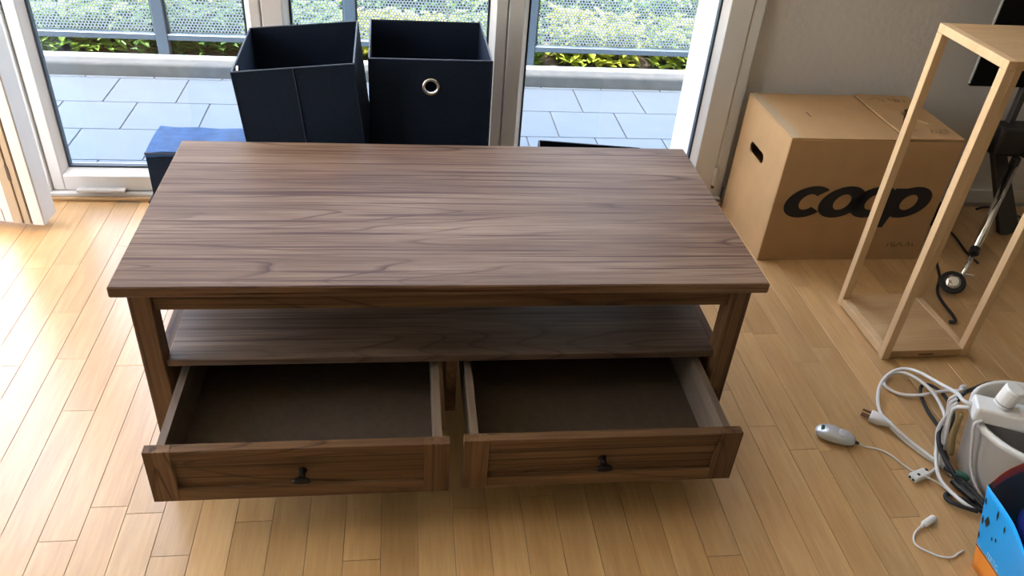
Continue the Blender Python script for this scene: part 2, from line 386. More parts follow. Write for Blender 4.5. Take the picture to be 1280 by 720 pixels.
s1 = sash('door_1', 'closed glazed door sash beside the ajar door, low fabric bin in front', -1.140, -.4795, .034, .03, ZS, 2.12, .05)
s2 = sash('door_2', 'closed glazed door sash behind the two tall navy bins', -.4765, .2035, .058, .034, ZS, 2.12, .05)
s3 = sash('door_3', 'closed glazed door sash next to the plastered wall', .2065, .924, .046, .072, ZS, 2.12, .05)
box('hinge_cover', (.916, .930, 1.108, 1.125, .07, .135), M_SKIRT, s3, bev=.003)
box('hinge_pin', (.919, .927, 1.112, 1.122, .058, .070), M_SEALD, s3, bev=.001)
box('drip_cap', (-1.07, -.93, 1.105, 1.125, .026, .036), M_SKIRT, s1, bev=.002)
fr = thing('trim_1', 'fixed white frame around the row of glazed doors', 'door frame', kind='structure')
box('sill', (-2.13, .962, 1.115, 1.205, 0, .022), M_FRAME, fr, bev=.003)
box('jamb', (.925, .962, 1.128, 1.205, .022, 2.2), M_FRAME, fr, bev=.003)
box('jamb', (-2.15, -2.07, 1.12, 1.205, .022, 2.2), M_FRAME, fr, bev=.003)
box('mullion', (-1.225, -1.143, 1.12, 1.205, .022, 2.12), M_FRAME, fr, bev=.003)
box('head', (-2.07, .925, 1.12, 1.205, 2.122, 2.2), M_FRAME, fr, bev=.003)
tr2 = struct(box('trim_2', (-1.20, .96, 1.098, 1.114, 0, .012), M_OAKTRIM, bev=.004), 'narrow oak threshold strip at the foot of the glazed doors', 'threshold strip')
# door standing ajar: hinge at its far stile; free edge shows seals
aj = sash('door_4', 'glazed door leaf standing ajar with grooved beige edge', 0.0, .985, .075, .110, .022, 2.12, .045, loc=(-2.075, 1.060, 0), rot=(0, 0, R(-8.0)), yb=0.0)
for (x0, x1, m, nm, dy) in ((.900, .9275, M_SEALB, 'edge_strip', .004), (.9275, .933, M_SEALD, 'edge_groove', .001), (.933, .950, M_SEALB, 'edge_strip', .005), (.950, .9545, M_SEALD, 'edge_groove', .001)):
    box(nm, (x0, x1, -dy, .004, .024, 2.118), m, aj, bev=.001)
box('overlap_lip', (.9550, .990, -.006, .012, .022, 2.12), M_FRAME, aj, bev=.003)
for z in (.16, .33, .62): box('lock_keep', (.925, .9345, -.006, .004, z, z+.045), M_SEALD, aj, bev=.001)
# window in the left wall
wi = thing('window_1', 'wide white framed window in the bright side wall', 'window', (XL-.12, .275, .03), (0, 0, R(90)), kind='structure')
for q in (-.775, 0.0):
    frame4(wi, q, q+.775, 0, 2.32, .07, .07, .07, .07, -.03, .03, M_FRAME, ('window_stile', 'window_rail'))
    box('pane', (q+.07, q+.705, -.004, .004, .07, 2.25), M_GLASS, wi, bev=0)

# ================================================================ outside
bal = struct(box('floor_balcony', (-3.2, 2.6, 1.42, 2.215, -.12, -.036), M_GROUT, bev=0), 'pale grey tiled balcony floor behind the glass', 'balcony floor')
bl = bal.location
TW, TD = .2705, .2495
tile_cache = {}
def tile_mesh(w, d):
    key = (round(w, 3), round(d, 3))
    if key not in tile_cache:
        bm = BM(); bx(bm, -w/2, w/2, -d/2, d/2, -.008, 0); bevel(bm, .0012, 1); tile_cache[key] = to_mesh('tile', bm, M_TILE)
    return tile_cache[key]
for r_ in range(-1, 4):
    y0 = 2.190-(r_+1)*TD if r_ >= 0 else 2.190; y1 = y0+TD
    y0, y1 = max(y0, 1.2), min(y1, 2.213)
    if y1-y0 < .02: continue
    xo = -1.245 if r_ % 2 == 0 else -1.115
    for k in range(-8, 15):
        x0 = xo+k*TW
        if x0 < -3.1 or x0 > 2.3: continue
        link('tile', tile_mesh(TW-.005, y1-y0-.005), bal, (x0+TW/2-bl.x, (y0+y1)/2-bl.y, -.030-bl.z))
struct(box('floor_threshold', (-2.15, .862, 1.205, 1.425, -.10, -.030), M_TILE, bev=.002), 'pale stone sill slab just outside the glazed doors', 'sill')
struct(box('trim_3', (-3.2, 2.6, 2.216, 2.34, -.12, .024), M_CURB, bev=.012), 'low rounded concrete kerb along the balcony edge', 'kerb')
struct(box('ground_bounce', (-16, -2.61, -12, 2.3, -.32, -.30), M_BOUNCE, bev=0), 'pale sunlit paving outside the bright side window', 'paving')  # unseen bounce surface, added to light the room through the left window
struct(box('ground', (-16, 14, 2.34, 24, -.3, -.10), M_GRASS, bev=0), 'green garden ground beyond the balcony', 'ground')
struct(box('ground_bed', (-4, 4, 2.345, 3.7, -.12, -.03), M_SOIL, bev=.01), 'dark planting bed beyond the balcony kerb', 'planting bed')
# railing
ra = thing('balcony_railing', 'grey balcony railing with perforated metal sheets behind the glass', 'railing', (0, 2.37, 0))
PX = [-1.885+.784*k for k in range(-1, 6)]
post_me = None
for px in PX:
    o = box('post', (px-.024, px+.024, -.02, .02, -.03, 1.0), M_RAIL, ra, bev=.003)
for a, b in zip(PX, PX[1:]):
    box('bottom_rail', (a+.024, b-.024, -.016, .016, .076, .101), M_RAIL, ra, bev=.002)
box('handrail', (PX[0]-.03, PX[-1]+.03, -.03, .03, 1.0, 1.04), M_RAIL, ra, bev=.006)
def perf(w, h, p=.0135, hole=.0044):
    vs, fs = [], []; dx = p; dy = p*math.sqrt(3)/2; ro_ = p/math.sqrt(3)
    nx, ny = int(w/dx), int(h/dy)
    for j in range(ny):
        for i in range(nx):
            cx = -w/2+(i+.5+(.5 if j % 2 else 0))*dx; cz = -h/2+(j+.6)*dy
            if cx > w/2-dx*.2: continue
            b = len(vs)
            for k in range(6):
                a = math.pi/6+k*math.pi/3; vs.append((cx+ro_*math.cos(a), 0, cz+ro_*math.sin(a)))
            for k in range(6):
                a = math.pi/6+k*math.pi/3; vs.append((cx+hole*math.cos(a), 0, cz+hole*math.sin(a)))
            for k in range(6):
                n_ = (k+1) % 6; fs.append((b+k, b+n_, b+6+n_, b+6+k))
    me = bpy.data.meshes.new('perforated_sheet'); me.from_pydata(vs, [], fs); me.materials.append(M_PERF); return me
pme = perf(.728, .89)
for a, b in zip(PX, PX[1:]):
    o = link('perforated_sheet', pme, ra, ((a+b)/2, 0, .552))
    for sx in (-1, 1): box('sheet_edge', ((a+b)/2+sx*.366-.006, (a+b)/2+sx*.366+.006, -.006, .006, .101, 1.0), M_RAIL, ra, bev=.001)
# plants
def shrub_mesh(seed):
    r = random.Random(seed); vs, fs = [], []
    for _ in range(760):
        dx, dy = r.uniform(-.205, .205), r.uniform(-.165, .165)
        h = .02+.22*r.random()
        c = Vector((dx, dy, h)); L = .026+.024*r.random(); w = L*.38
        q = Matrix.Rotation(r.random()*6.283, 3, 'Z') @ Matrix.Rotation(-.7+r.random()*1.3, 3, 'Y')
        b = len(vs)
        for p in ((-L, 0, 0), (-L*.35, w, .005), (L*.35, w*.9, .004), (L, 0, -.008), (L*.35, -w*.9, .004), (-L*.35, -w, .005), (-L*.35, 0, -.004), (L*.35, 0, -.005)):
            vs.append(tuple(c+q @ Vector(p)))
        for f in ((0, 6, 1), (1, 6, 7, 2), (2, 7, 3), (3, 7, 4), (4, 7, 6, 5), (5, 6, 0)): fs.append(tuple(b+i for i in f))
    me = bpy.data.meshes.new('foliage'); me.from_pydata(vs, [], fs); me.materials.append(M_LEAF); return me
def stem_mesh(seed):
    r = random.Random(seed); bm = BM()
    for _ in range(7):
        a = r.random()*6.283; d = .13*r.random()
        tube(bm, spline([(0, 0, 0), (d*.4*math.cos(a), d*.4*math.sin(a), .08), (d*math.cos(a), d*math.sin(a), .17)], 3), .004, 5)
    return to_mesh('stem', bm, plain('stem_bark_%d' % seed, (.08, .07, .03), .8))
FM = [shrub_mesh(i) for i in range(5)]; SM = [stem_mesh(i) for i in range(2)]
pr_ = random.Random(5)
for row, (yy, hs, txt) in enumerate(((2.60, .75, 'low bushy green shrub directly behind the balcony railing'), (2.995, 1.2, 'taller green shrub in the second row behind the railing'), (3.39, 1.6, 'tall green shrub in the rear row of the planting bed'))):
    for k in range(12):
        t = thing('leafy_shrub', txt, 'shrub', (-2.42+k*.462, yy, -.03), (0, 0, R(180)*pr_.randrange(2)), 'shrubs behind the balcony railing, row %s' % 'abc'[row])
        t.scale = (1.0, 1.0, hs*pr_.uniform(.85, 1.15))
        link('foliage', FM[pr_.randrange(5)], t); link('stem', SM[k % 2], t)

# ================================================================ coffee table
ct = thing('coffee_table', 'weathered brown wooden coffee table with two open drawers on parquet', 'table')
box('table_top', (-.59, .59, 0, .582, .428, .45), M_TOP, ct, bev=.0025)
for sx in (-1, 1):
    for (y0, y1) in ((.022, .062), (.520, .560)):
        a, b = sorted((sx*.531, sx*.570)); box('leg', (a, b, y0, y1, 0, .428), MW[2], ct, bev=.002)
box('apron', (-.531, .531, .030, .050, .380, .428), MW[0], ct); box('apron', (-.531, .531, .534, .554, .380, .428), MW[0], ct)
for sx in (-1, 1):
    a, b = sorted((sx*.542, sx*.560)); box('side_apron', (a, b, .062, .520, .380, .428), MW[1], ct)
    a, b = sorted((sx*.537, sx*.560)); box('side_panel', (a, b, .062, .520, .10, .246), MW[1], ct)
box('shelf', (-.531, .531, .032, .552, .247, .263), M_SHELF, ct)
box('back_panel', (-.531, .531, .540, .552, .10, .246), MW[0], ct)
box('divider', (-.0105, .0105, .034, .538, .112, .246), MW[1], ct)
for sx in (-1, 1):
    a, b = sorted((sx*.513, sx*.537)); box('runner', (a, b, .07, .52, .105, .118), MW[1], ct)
def drawer(x0, x1, yf):
    # body: sides, back and floor of the box, open at the top
    bm = BM(); a, b, z0, z1, y0, y1 = x0+.018, x1-.013, .124, .229, yf+.020, yf+.42
    if x0 > 0: a, b = x0+.013, x1-.018
    bx(bm, a, a+.014, y0, y1, z0, z1); bx(bm, b-.014, b, y0, y1, z0, z1); bx(bm, a+.014, b-.014, y1-.014, y1, z0, z1)
    o = obj('drawer', bm, M_DBOX, ct)
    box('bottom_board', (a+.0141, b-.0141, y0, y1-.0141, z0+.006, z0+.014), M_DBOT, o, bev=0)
    zb, zt = .111, .2335; sw = .045
    box('front_stile', (x0, x0+sw, yf, yf+.0195, zb, zt), MW[2], o, bev=.001); box('front_stile', (x1-sw, x1, yf, yf+.0195, zb, zt), MW[2], o, bev=.001)
    box('front_rail', (x0+sw, x1-sw, yf, yf+.0195, zt-.022, zt), MW[0], o, bev=.001); box('front_rail', (x0+sw, x1-sw, yf, yf+.0195, zb, zb+.030), MW[0], o, bev=.001)
    box('front_panel', (x0+sw, x1-sw, yf+.0065, yf+.015, zb+.030, zt-.022), MW[0], o, bev=0)
    bm = BM()
    lathe(bm, [(.0, .002), (.0085, .002), (.0085, 0), (.0065, -.004), (.006, -.012), (.008, -.016), (.0150, -.019), (.0168, -.0215), (.0168, -.025), (.014, -.0275), (.0, -.0285)], 28, axis=1)
    for v in bm.verts:
        if v.co.y < -.015: v.co.z = v.co.z*.42-.002
    kn = obj('knob', bm, M_BRONZE, o, smooth=True, loc=((x0+x1)/2, yf+.0065, .172)); kn['label'] = 'dark round metal knob'
    return o
drawer(-.5295, -.0125, -.174)
drawer(.0125, .5295, -.170)

# ================================================================ fabric bins
def fabric_bin(label, W, D, H, loc, rot, grommet=None, group=None, crease=False):
    t = thing('fabric_storage_bin', label, 'storage bin', loc, rot, group)
    T = .004
    for nm, w, pos, rz in (('front_wall', W, (0, -D/2, H/2), 0), ('back_wall', W, (0, D/2, H/2), 0), ('left_wall', D-T, (-W/2, 0, H/2), R(90)), ('right_wall', D-T, (W/2, 0, H/2), R(90))):
        bm = BM()
        if grommet and grommet[0] == nm: panel_hole(bm, w, H, T, circ(grommet[1], grommet[2]-H/2, grommet[3]*.66))
        else: bx(bm, -w/2, w/2, -T/2, T/2, -H/2, H/2)
        wl_ = obj(nm, bm, M_BIN, t, loc=pos, rot=(0, 0, rz))
        bm = BM(); tube(bm, [Vector((-w/2, 0, H/2)), Vector((w/2, 0, H/2))], .0022, 6); obj('rim_piping', bm, M_SEAM, wl_)
        if grommet and grommet[0] == nm:
            g = grommet[3]; bm = BM(); prof = [(g*.66+.0045+.0045*math.cos(a), .0045*math.sin(a)) for a in [2*math.pi*k/10 for k in range(10)]]
            lathe(bm, [(r, h*1.5) for r, h in prof], 32, axis=1, closed=True)
            gr = obj('grommet', bm, M_NICKEL, wl_, smooth=True, loc=(grommet[1], 0, grommet[2]-H/2)); gr['label'] = 'shiny metal eyelet'
        if crease and nm == 'front_wall':
            bm = BM(); tube(bm, [Vector((0, -.0022, -H/2)), Vector((0, -.0022, H/2))], .0016, 5); obj('fold_seam', bm, M_SEAM, wl_)
    for sx in (-1, 1):
        for sy in (-1, 1):
            bm = BM(); tube(bm, [Vector((sx*W/2, sy*D/2, 0)), Vector((sx*W/2, sy*D/2, H))], .003, 6); obj('corner_seam', bm, M_BIN, t)
    box('base_board', (-W/2+.003, W/2-.003, -D/2+.003, D/2-.003, .002, .008), M_BIN, t, bev=0)
    return t
fabric_bin('navy fabric bin with metal eyelet in its front, upper of its stack', .295, .30, .298, (-.027, .882, .302), (0, 0, R(1)), ('front_wall', .0, .232, .021))
fabric_bin('navy fabric bin under the bin with the front eyelet', .295, .30, .298, (-.027, .885, .002), (0, 0, 0))
fabric_bin('leaning navy fabric bin with creased front, upper of its stack', .278, .32, .30, (-.318, .842, .290), (0, R(-5.5), R(1)), ('left_wall', -.105, .277, .015), crease=True)
fabric_bin('navy fabric bin under the leaning creased bin', .27, .30, .27, (-.318, .85, .002), (0, 0, 0))
fabric_bin('open low navy fabric bin behind the table, before the door sash by the plastered wall', .29, .29, .298, (.418, .775, .002), (0, 0, R(-8)))
# upturned, half folded bin: base panel with a fold shows on top
t = thing('upturned_fabric_bin', 'upturned navy fabric bin with folded base painted with sky reflection beside the table corner', 'storage bin', (-.61, .913, 0))
W2, D2, H2 = .295, .170, .298
for nm, q in (('front_wall', (-W2/2, W2/2, -D2/2, -D2/2+.004)), ('back_wall', (-W2/2, W2/2, D2/2-.004, D2/2)), ('left_wall', (-W2/2, -W2/2+.004, -D2/2+.0041, D2/2-.0041)), ('right_wall', (W2/2-.004, W2/2, -D2/2+.0041, D2/2-.0041))):
    box(nm, (*q, .002, H2-.012), M_BIN, t, bev=.001)
for nm, xs in (('base_panel', (-W2/2, -.004)), ('base_panel', (-.004, W2/2))):
    bm = BM(); x0, x1 = xs
    zl = lambda x, y: H2 - .010*math.exp(-(x/.05)**2)*(0.5+.5*(y/D2+.5)) + .004*math.sin(x*33+y*21)
    n1, n2 = 10, 6; g = [[bm.verts.new((x0+(x1-x0)*i/n1, -D2/2+D2*j/n2, zl(x0+(x1-x0)*i/n1, -D2/2+D2*j/n2))) for j in range(n2+1)] for i in range(n1+1)]
    for i in range(n1):
        for j in range(n2): bm.faces.new((g[i][j], g[i+1][j], g[i+1][j+1], g[i][j+1]))
    r_ = bmesh.ops.extrude_face_region(bm, geom=list(bm.faces))
    for v in [e for e in r_['geom'] if isinstance(e, bmesh.types.BMVert)]: v.co.z -= .014
    obj(nm, bm, M_BINSKY, t, smooth=False)
bm = BM(); tube(bm, spline([(-W2/2-.001, -D2/2-.001, H2-.002), (0, -D2/2-.001, H2-.002), (W2/2, -D2/2-.001, H2-.002)], 2), .003, 6); obj('hem_piping', bm, M_SEAM, t)
bm = BM(); bx(bm, -W2/2-.016, -W2/2-.001, -D2/2-.004, D2/2-.02, .004, .155); bevel(bm, .004, 2); obj('side_flap', bm, M_BIN, t)

# ================================================================ cardboard box
cb = thing('cardboard_moving_box', 'brown cardboard moving box with big black lettering against the plastered wall', 'box', (1.224, .935, 0), (0, 0, R(.4)))
CW, CD, CH, CT = .52, .328, .396, .005
box('front_panel', (-CW/2, CW/2, -CD/2, -CD/2+CT, 0, CH-.002), M_CARD, cb, bev=.0012)
box('back_panel', (-CW/2, CW/2, CD/2-CT, CD/2, 0, CH-.002), M_CARD, cb, bev=.0012)
box('bottom_panel', (-CW/2+CT, CW/2-CT, -CD/2+CT, CD/2-CT, 0, .005), M_CARD, cb, bev=0)
for sx in (-1, 1):
    bm = BM(); panel_hole(bm, CD-2*CT, CH-.002, CT, stadium(0.02*sx, .268-CH/2, .105, .034))
    obj('side_panel', bm, M_CARD, cb, loc=(sx*(CW/2-CT/2), 0, CH/2-.001), rot=(0, 0, R(90)*sx))
# top: wide flap, and a narrower lapped flap that carries hand slot and marks
box('top_flap', (-CW/2+.001, .0765, -CD/2+.001, CD/2-.001, CH-.002, CH+.003), M_CARD, cb, bev=.001)
bm = BM(); panel_hole(bm, CW/2-.081, CD-.004, .005, stadium(.0, .0, .02, .115))
for v in bm.verts: v.co = Vector((v.co.x, v.co.z, v.co.y))
f2 = obj('top_flap', bm, M_CARD, cb, loc=((CW/2+.081)/2-.0005, 0, CH+.0035), rot=(0, R(.8), 0))
bm = BM(); P = [Vector((.0785+.006*math.sin(math.pi*(k/12)), -CD/2+.004+(CD-.008)*k/12, CH+.003)) for k in range(13)]
tube(bm, P, .0024, 5); obj('flap_gap', bm, M_CARDE, cb)
bm = BM(); bx(bm, -.142, -.137, -.012, .020, CH+.0031, CH+.0036); obj('slit', bm, M_CARDE, cb, rot=(0, 0, R(0)))
bm = BM(); bx(bm, -CW/2+.0, -CW/2+.032, -CD/2+.002, CD/2-.002, CH+.0031, CH+.0036); obj('clear_tape', bm, plain('packing_tape', (.50, .36, .22), .18, spec=.7), cb)
# hand-drawn marker scrawl on the flap (illegible)
def scrawl(parent, seed, x0, y0, L, h, n, z, m=M_INKF):
    r = random.Random(seed); bm = BM()
    for k in range(n):
        c = x0+L*k/n; pts = [Vector((c+r.uniform(-.2, .9)*L/n, y0+r.uniform(0, 1)*h, z)) for _ in range(4)]
        tube(bm, spline(pts, 4), .0011, 4)
    return obj('marker_scrawl', bm, m, parent)
for i, (a, b_, L_) in enumerate(((.10, .105, .06), (.175, .105, .055), (.18, -.125, .06), (.105, -.115, .04))): scrawl(cb, i, a, b_, L_, .035, 5, CH+.0065)
# black printed word: slanted heavy lower-case letters
def ring_pts(rx, rz, a0, a1, n):
    return [(rx*math.cos(a0+(a1-a0)*k/n), rz*math.sin(a0+(a1-a0)*k/n)) for k in range(n+1)]
SH = .32
def arc_letter(bm, cx, cz, RX, RZ, rx, rz, a0=0., a1=2*math.pi, n=40, y=-.0012):
    o = ring_pts(RX, RZ, a0, a1, n); i = ring_pts(rx, rz, a0, a1, n)
    ov = [bm.verts.new((cx+p[0]+SH*p[1], y, cz+p[1])) for p in o]; iv = [bm.verts.new((cx+p[0]+SH*p[1]*.9+.001, y, cz+p[1])) for p in i]
    for k in range(n): bm.faces.new((ov[k], ov[k+1], iv[k+1], iv[k]))
def word(parent, X0):
    zc, RX, RZ = .201, .067, .052; rx, rz = .0245, .0255
    def fin(bm): obj('printed_letter', bm, M_INK, parent)
    bm = BM(); arc_letter(bm, X0+.072, zc, RX, RZ, rx, rz, R(48), R(322)); fin(bm)
    bm = BM(); arc_letter(bm, X0+.178, zc, RX, RZ, rx, rz); fin(bm)
    bm = BM(); arc_letter(bm, X0+.277, zc, RX, RZ, rx, rz); fin(bm)
    bm = BM(); arc_letter(bm, X0+.388, zc, RX, RZ, rx, rz); fin(bm)
    bm = BM(); a = X0+.345; zt, zb = zc+RZ-.006, zc-.085
    v = [bm.verts.new((a+dx+SH*(z-zc), -.0014, z)) for dx, z in ((-.026, zb), (.016, zb), (.016, zt), (-.026, zt))]; bm.faces.new(v); fin(bm)
fp = [c for c in cb.children if c.name.startswith('front_panel')][0]
# letters are sub-parts of the front panel (panel origin is its centre)
def shifted_word():
    before = set(bpy.data.objects)
    word(fp, -CW/2+.030)
    for o in set(bpy.data.objects)-before: o.location = (0, -CT/2, -(CH-.002)/2)
shifted_word()
sm = scrawl(fp, 31, 0, 0, .085, .02, 9, 0); sm.location = (CW/2-.115, -CT/2-.0006, .045-CH/2); sm.rotation_euler = (R(90), 0, 0); sm.name = 'faint_print'

# ================================================================ wooden stand
st = thing('wooden_plant_stand', 'tall pale oak open frame stand on the parquet beside the cardboard box', 'stand', (1.244, .428, 0), (0, 0, R(1.2)))
SW, SD, SHT, SB = .121, .126, .787, .021
for sx in (-1, 1):
    for sy in (-1, 1):
        a, b = sorted((sx*SW, sx*(SW-SB))); c, d = sorted((sy*SD, sy*(SD-SB)))
        box('post', (a, b, c, d, 0, SHT-.020), M_STAND, st, bev=.001)
for sx in (-1, 1):
    a, b = sorted((sx*SW, sx*(SW-SB))); box('side_rail', (a, b, -SD, SD, SHT-.0198, SHT), M_STAND, st, bev=.001)
box('top_board', (-SW+SB, SW-SB, -SD, SD, SHT-.0195, SHT-.0005), M_STANDB, st, bev=.001)
box('base_board', (-SW+SB, SW-SB, -SD+.001, SD-.001, .004, .026), M_STANDB, st, bev=.001)
for sx in (-1, 1):
    a, b = sorted((sx*SW, sx*(SW-SB))); box('base_rail', (a+.0005, b-.0005, -SD+SB, SD-SB, .004, .0265), M_STAND, st, bev=.001)
box('slot_mark', (-.02, .022, -SD+.0001, -SD+.0012, .010, .016), M_CARDE, st, bev=0)

# ================================================================ screen on a folding stand
ds = thing('screen_stand', 'black screen on a folding stand with chrome strut behind the wooden stand', 'screen')
bm = BM(); v = bx(bm, 1.605, 2.15, 1.0, 1.014, .475, .95); bevel(bm, .003, 2); obj('screen', bm, M_BLACKG, ds, rot=(0, 0, 0))
bm = BM(); bx(bm, 1.602, 1.6045, 1.002, 1.010, .482, .945); obj('screen_edge', bm, M_BEZEL, ds)
def flat_bar(name, a, b, w0, w1, t, m):
    a, b = Vector(a), Vector(b); d = (b-a).normalized(); s = Vector((1, 0, 0)); s = (s-d*s.dot(d)).normalized(); n_ = d.cross(s)
    bm = BM(); vs = []
    for p, w in ((a, w0), (b, w1)):
        for su, sn in ((-1, -1), (1, -1), (1, 1), (-1, 1)): vs.append(bm.verts.new(p+s*w*su+n_*t*sn))
    for k in range(4): bm.faces.new((vs[k], vs[(k+1) % 4], vs[4+(k+1) % 4], vs[4+k]))
    bm.faces.new(vs[:4]); bm.faces.new(vs[4:]); bevel(bm, .003, 1); return obj(name, bm, m, ds)
flat_bar('column', (1.905, .93, .0), (1.79, 1.0, .27), .034, .022, .012, M_GREYP)
flat_bar('upper_column', (1.795, 1.005, .25), (1.80, 1.015, .50), .012, .012, .010, M_GREYP)
bm = BM(); bx(bm, 1.745, 1.90, .955, 1.03, .262, .36); bevel(bm, .012, 3); obj('clamp', bm, M_BLACK, ds)
bm = BM(); tube(bm, [Vector((1.825, .945, .235)), Vector((1.595, .688, .085))], .0125, 14); obj('strut', bm, M_CHROME, ds, smooth=True)
bm = BM(); tube(bm, [Vector((1.597, .690, .086)), Vector((1.528, .617, .042))], .0075, 10); obj('strut_fork', bm, M_CHROME, ds, smooth=True)
bm = BM(); tube(bm, [Vector((1.600, .694, .0885)), Vector((1.589, .681, .081))], .0145, 12); obj('strut_collar', bm, M_BLACK, ds)
bm = BM(); tube(bm, [Vector((1.84, .95, .27)), Vector((1.95, .90, .42))], .008, 10); obj('lever', bm, M_CHROME, ds, smooth=True)
bm = BM(); bx(bm, 1.812, 1.838, .938, .960, .228, .268); bevel(bm, .004, 1); obj('strut_socket', bm, M_BLACK, ds)
bm = BM(); lathe(bm, [(.0, .012), (.012, .013), (.020, .010), (.024, .004), (.024, -.004), (.020, -.010), (.0, -.012)], 28); wh = obj('wheel', bm, M_CHROME, ds, smooth=True, loc=(1.490, .597, .034), rot=(R(28), R(-22), 0))
bm = BM(); lathe(bm, [(.030+.006*math.cos(a), .007*math.sin(a)) for a in [2*math.pi*k/10 for k in range(10)]], 32, closed=True); obj('tyre', bm, M_RUBBER, wh, smooth=True)
bm = BM(); tube(bm, [Vector((1.520, .625, .046)), Vector((1.560, .612, .046))], .004, 8); obj('axle_bolt', bm, M_CHROME, ds)

# ================================================================ cables
def cord(name, P, r, m, parent=None, n=7, seg=8):
    bm = BM(); tube(bm, spline([(x_, y_, max(z_, r)) for x_, y_, z_ in P], n), r, seg); return obj(name, bm, m, parent, smooth=True)
tag(cord('rubber_strap', [(1.540, .755, .006), (1.500, .665, .006), (1.455, .600, .006), (1.437, .55, .006), (1.430, .477, .006), (1.42, .448, .006), (1.403, .448, .006)], .0045, M_RUBBER), 'short black rubber strap with hooked end at the chrome wheel', 'strap')
tag(cord('wall_cable', [(1.885, 1.085, .004), (1.924, 1.10, .004), (1.961, 1.095, .004), (1.985, 1.075, .004), (2.011, 1.04, .004), (2.045, 1.0, .004), (2.09, .93, .004)], .0035, M_RUBBER), 'thin black cable lying along the foot of the plastered wall', 'cable')
ad = thing('power_adapter', 'black power adapter with white plug beside the cardboard box', 'adapter', (1.66, 1.0, 0), (0, 0, R(35)))
bm = BM(); bx(bm, -.022, .022, -.03, .03, 0, .075); bevel(bm, .005, 2); obj('body', bm, M_BLACK, ad)
bm = BM(); bx(bm, -.012, .012, -.055, -.0305, .006, .034); bevel(bm, .003, 2); obj('plug', bm, M_WHITE, ad)
cord('lead', [(0, -.04, .012), (-.03, -.10, .004), (-.10, -.17, .004), (-.135, -.22, .004)], .0035, M_RUBBER, ad)

# mains cord with three-pin plug
pc_ = thing('mains_cord', 'thick white mains cord ending in a three-pin plug on the parquet', 'cord')
cord('cable', [(1.017, .049, .012), (1.031, .018, .006), (1.049, -.021, .005), (1.066, -.05, .005), (1.08, -.070, .008), (1.085, -.05, .015), (1.098, -.02, .03), (1.130, .03, .04), (1.149, .075, .04), (1.167, .149, .03), (1.156, .213, .02), (1.128, .235, .012), (1.092, .219, .006), (1.082, .191, .005), (1.104, .163, .006), (1.147, .152, .012), (1.198, .145, .03), (1.204, .103, .07), (1.165, .062, .12), (1.125, .030, .15), (1.100, .005, .165)], .0042, M_WCORD, pc_)
def plug_body():
    bm = BM(); prof = [(.0, .0075, .0055), (.012, .010, .007), (.028, .0155, .0095), (.044, .0175, .010), (.048, .016, .009)]
    rings = []
    for x_, w, h in prof:
        rings.append([bm.verts.new((x_, w*math.copysign(abs(math.cos(a))**.6, math.cos(a)), h*math.copysign(abs(math.sin(a))**.6, math.sin(a)))) for a in [2*math.pi*k/16 for k in range(16)]])
    for a, b in zip(rings, rings[1:]):
        for k in range(16): bm.faces.new((a[k], a[(k+1) % 16], b[(k+1) % 16], b[k]))
    bm.faces.new(rings[0]); bm.faces.new(rings[-1]); return bm
pd = Vector((.984-1.026, .102-.066, 0)); pa = math.atan2(pd.y, pd.x)
pl = obj('plug', plug_body(), M_WHITE, pc_, smooth=True, loc=(1.022, .058, .011), rot=(0, 0, pa))
for dy in (-.010, 0, .010):
    bm = BM(); tube(bm, [Vector((.047, dy, .001 if dy else -.002)), Vector((.067, dy, .001 if dy else -.002))], .0028, 8); obj('pin', bm, plain('brass_pin_%d' % (dy*1000), (.22, .12, .07), .35, metal=.7), pl)

# power strip lying across the bucket, with its flex
ps = thing('power_strip', 'white power strip lying across the rim of the white bucket', 'power strip', (1.078, -.072, .168), (0, 0, R(-24)))
bm = BM(); bx(bm, -.006, .26, -.026, .026, 0, .036); bevel(bm, .006, 3); obj('housing', bm, M_WHITE, ps)
for k in range(3):
    bm = BM(); lathe(bm, [(.0, 0), (.018, 0), (.018, .0012), (.016, .0012), (.0, .0008)], 24); obj('socket_outlet', bm, M_WHITE, ps, loc=(.10+.06*k, 0, .0361))
fx = [(1.078, -.064, .186), (1.066, -.050, .184), (1.089, .001, .16), (1.117, .089, .11), (1.133, .168, .07), (1.129, .212, .045), (1.102, .218, .03), (1.064, .192, .02), (1.034, .147, .012), (1.019, .1, .008), (1.010, .052, .024), (1.033, .010, .0145), (1.051, -.028, .0135), (1.066, -.062, .014), (1.084, -.085, .006), (1.094, -.118, .006), (1.096, -.157, .006)]
mi_ = (Matrix.Translation((1.078, -.072, .168)) @ Matrix.Rotation(R(-24), 4, 'Z')).inverted()
bm = BM(); tube(bm, [mi_ @ p for p in spline(fx, 7)], .0042, 8); obj('flex', bm, M_WCORD, ps, smooth=True)
wp_ = thing('white_plug_top', 'round white plug standing on the power strip', 'plug', (1.120, -.086, .206), (R(4), R(9), 0))
wp_['label'] = 'short round white plug standing on top of the power strip'
bm = BM(); lathe(bm, [(.0, 0), (.0175, 0), (.0185, .004), (.0195, .043), (.0175, .047), (.0, .0475)], 28); obj('plug_body', bm, M_WHITE, wp_, smooth=False)
bm = BM(); lathe(bm, [(.0, 0), (.0188, 0), (.0192, .003), (.0, .003)], 24); obj('plug_band', bm, M_BEZEL, wp_, loc=(0, 0, .006))
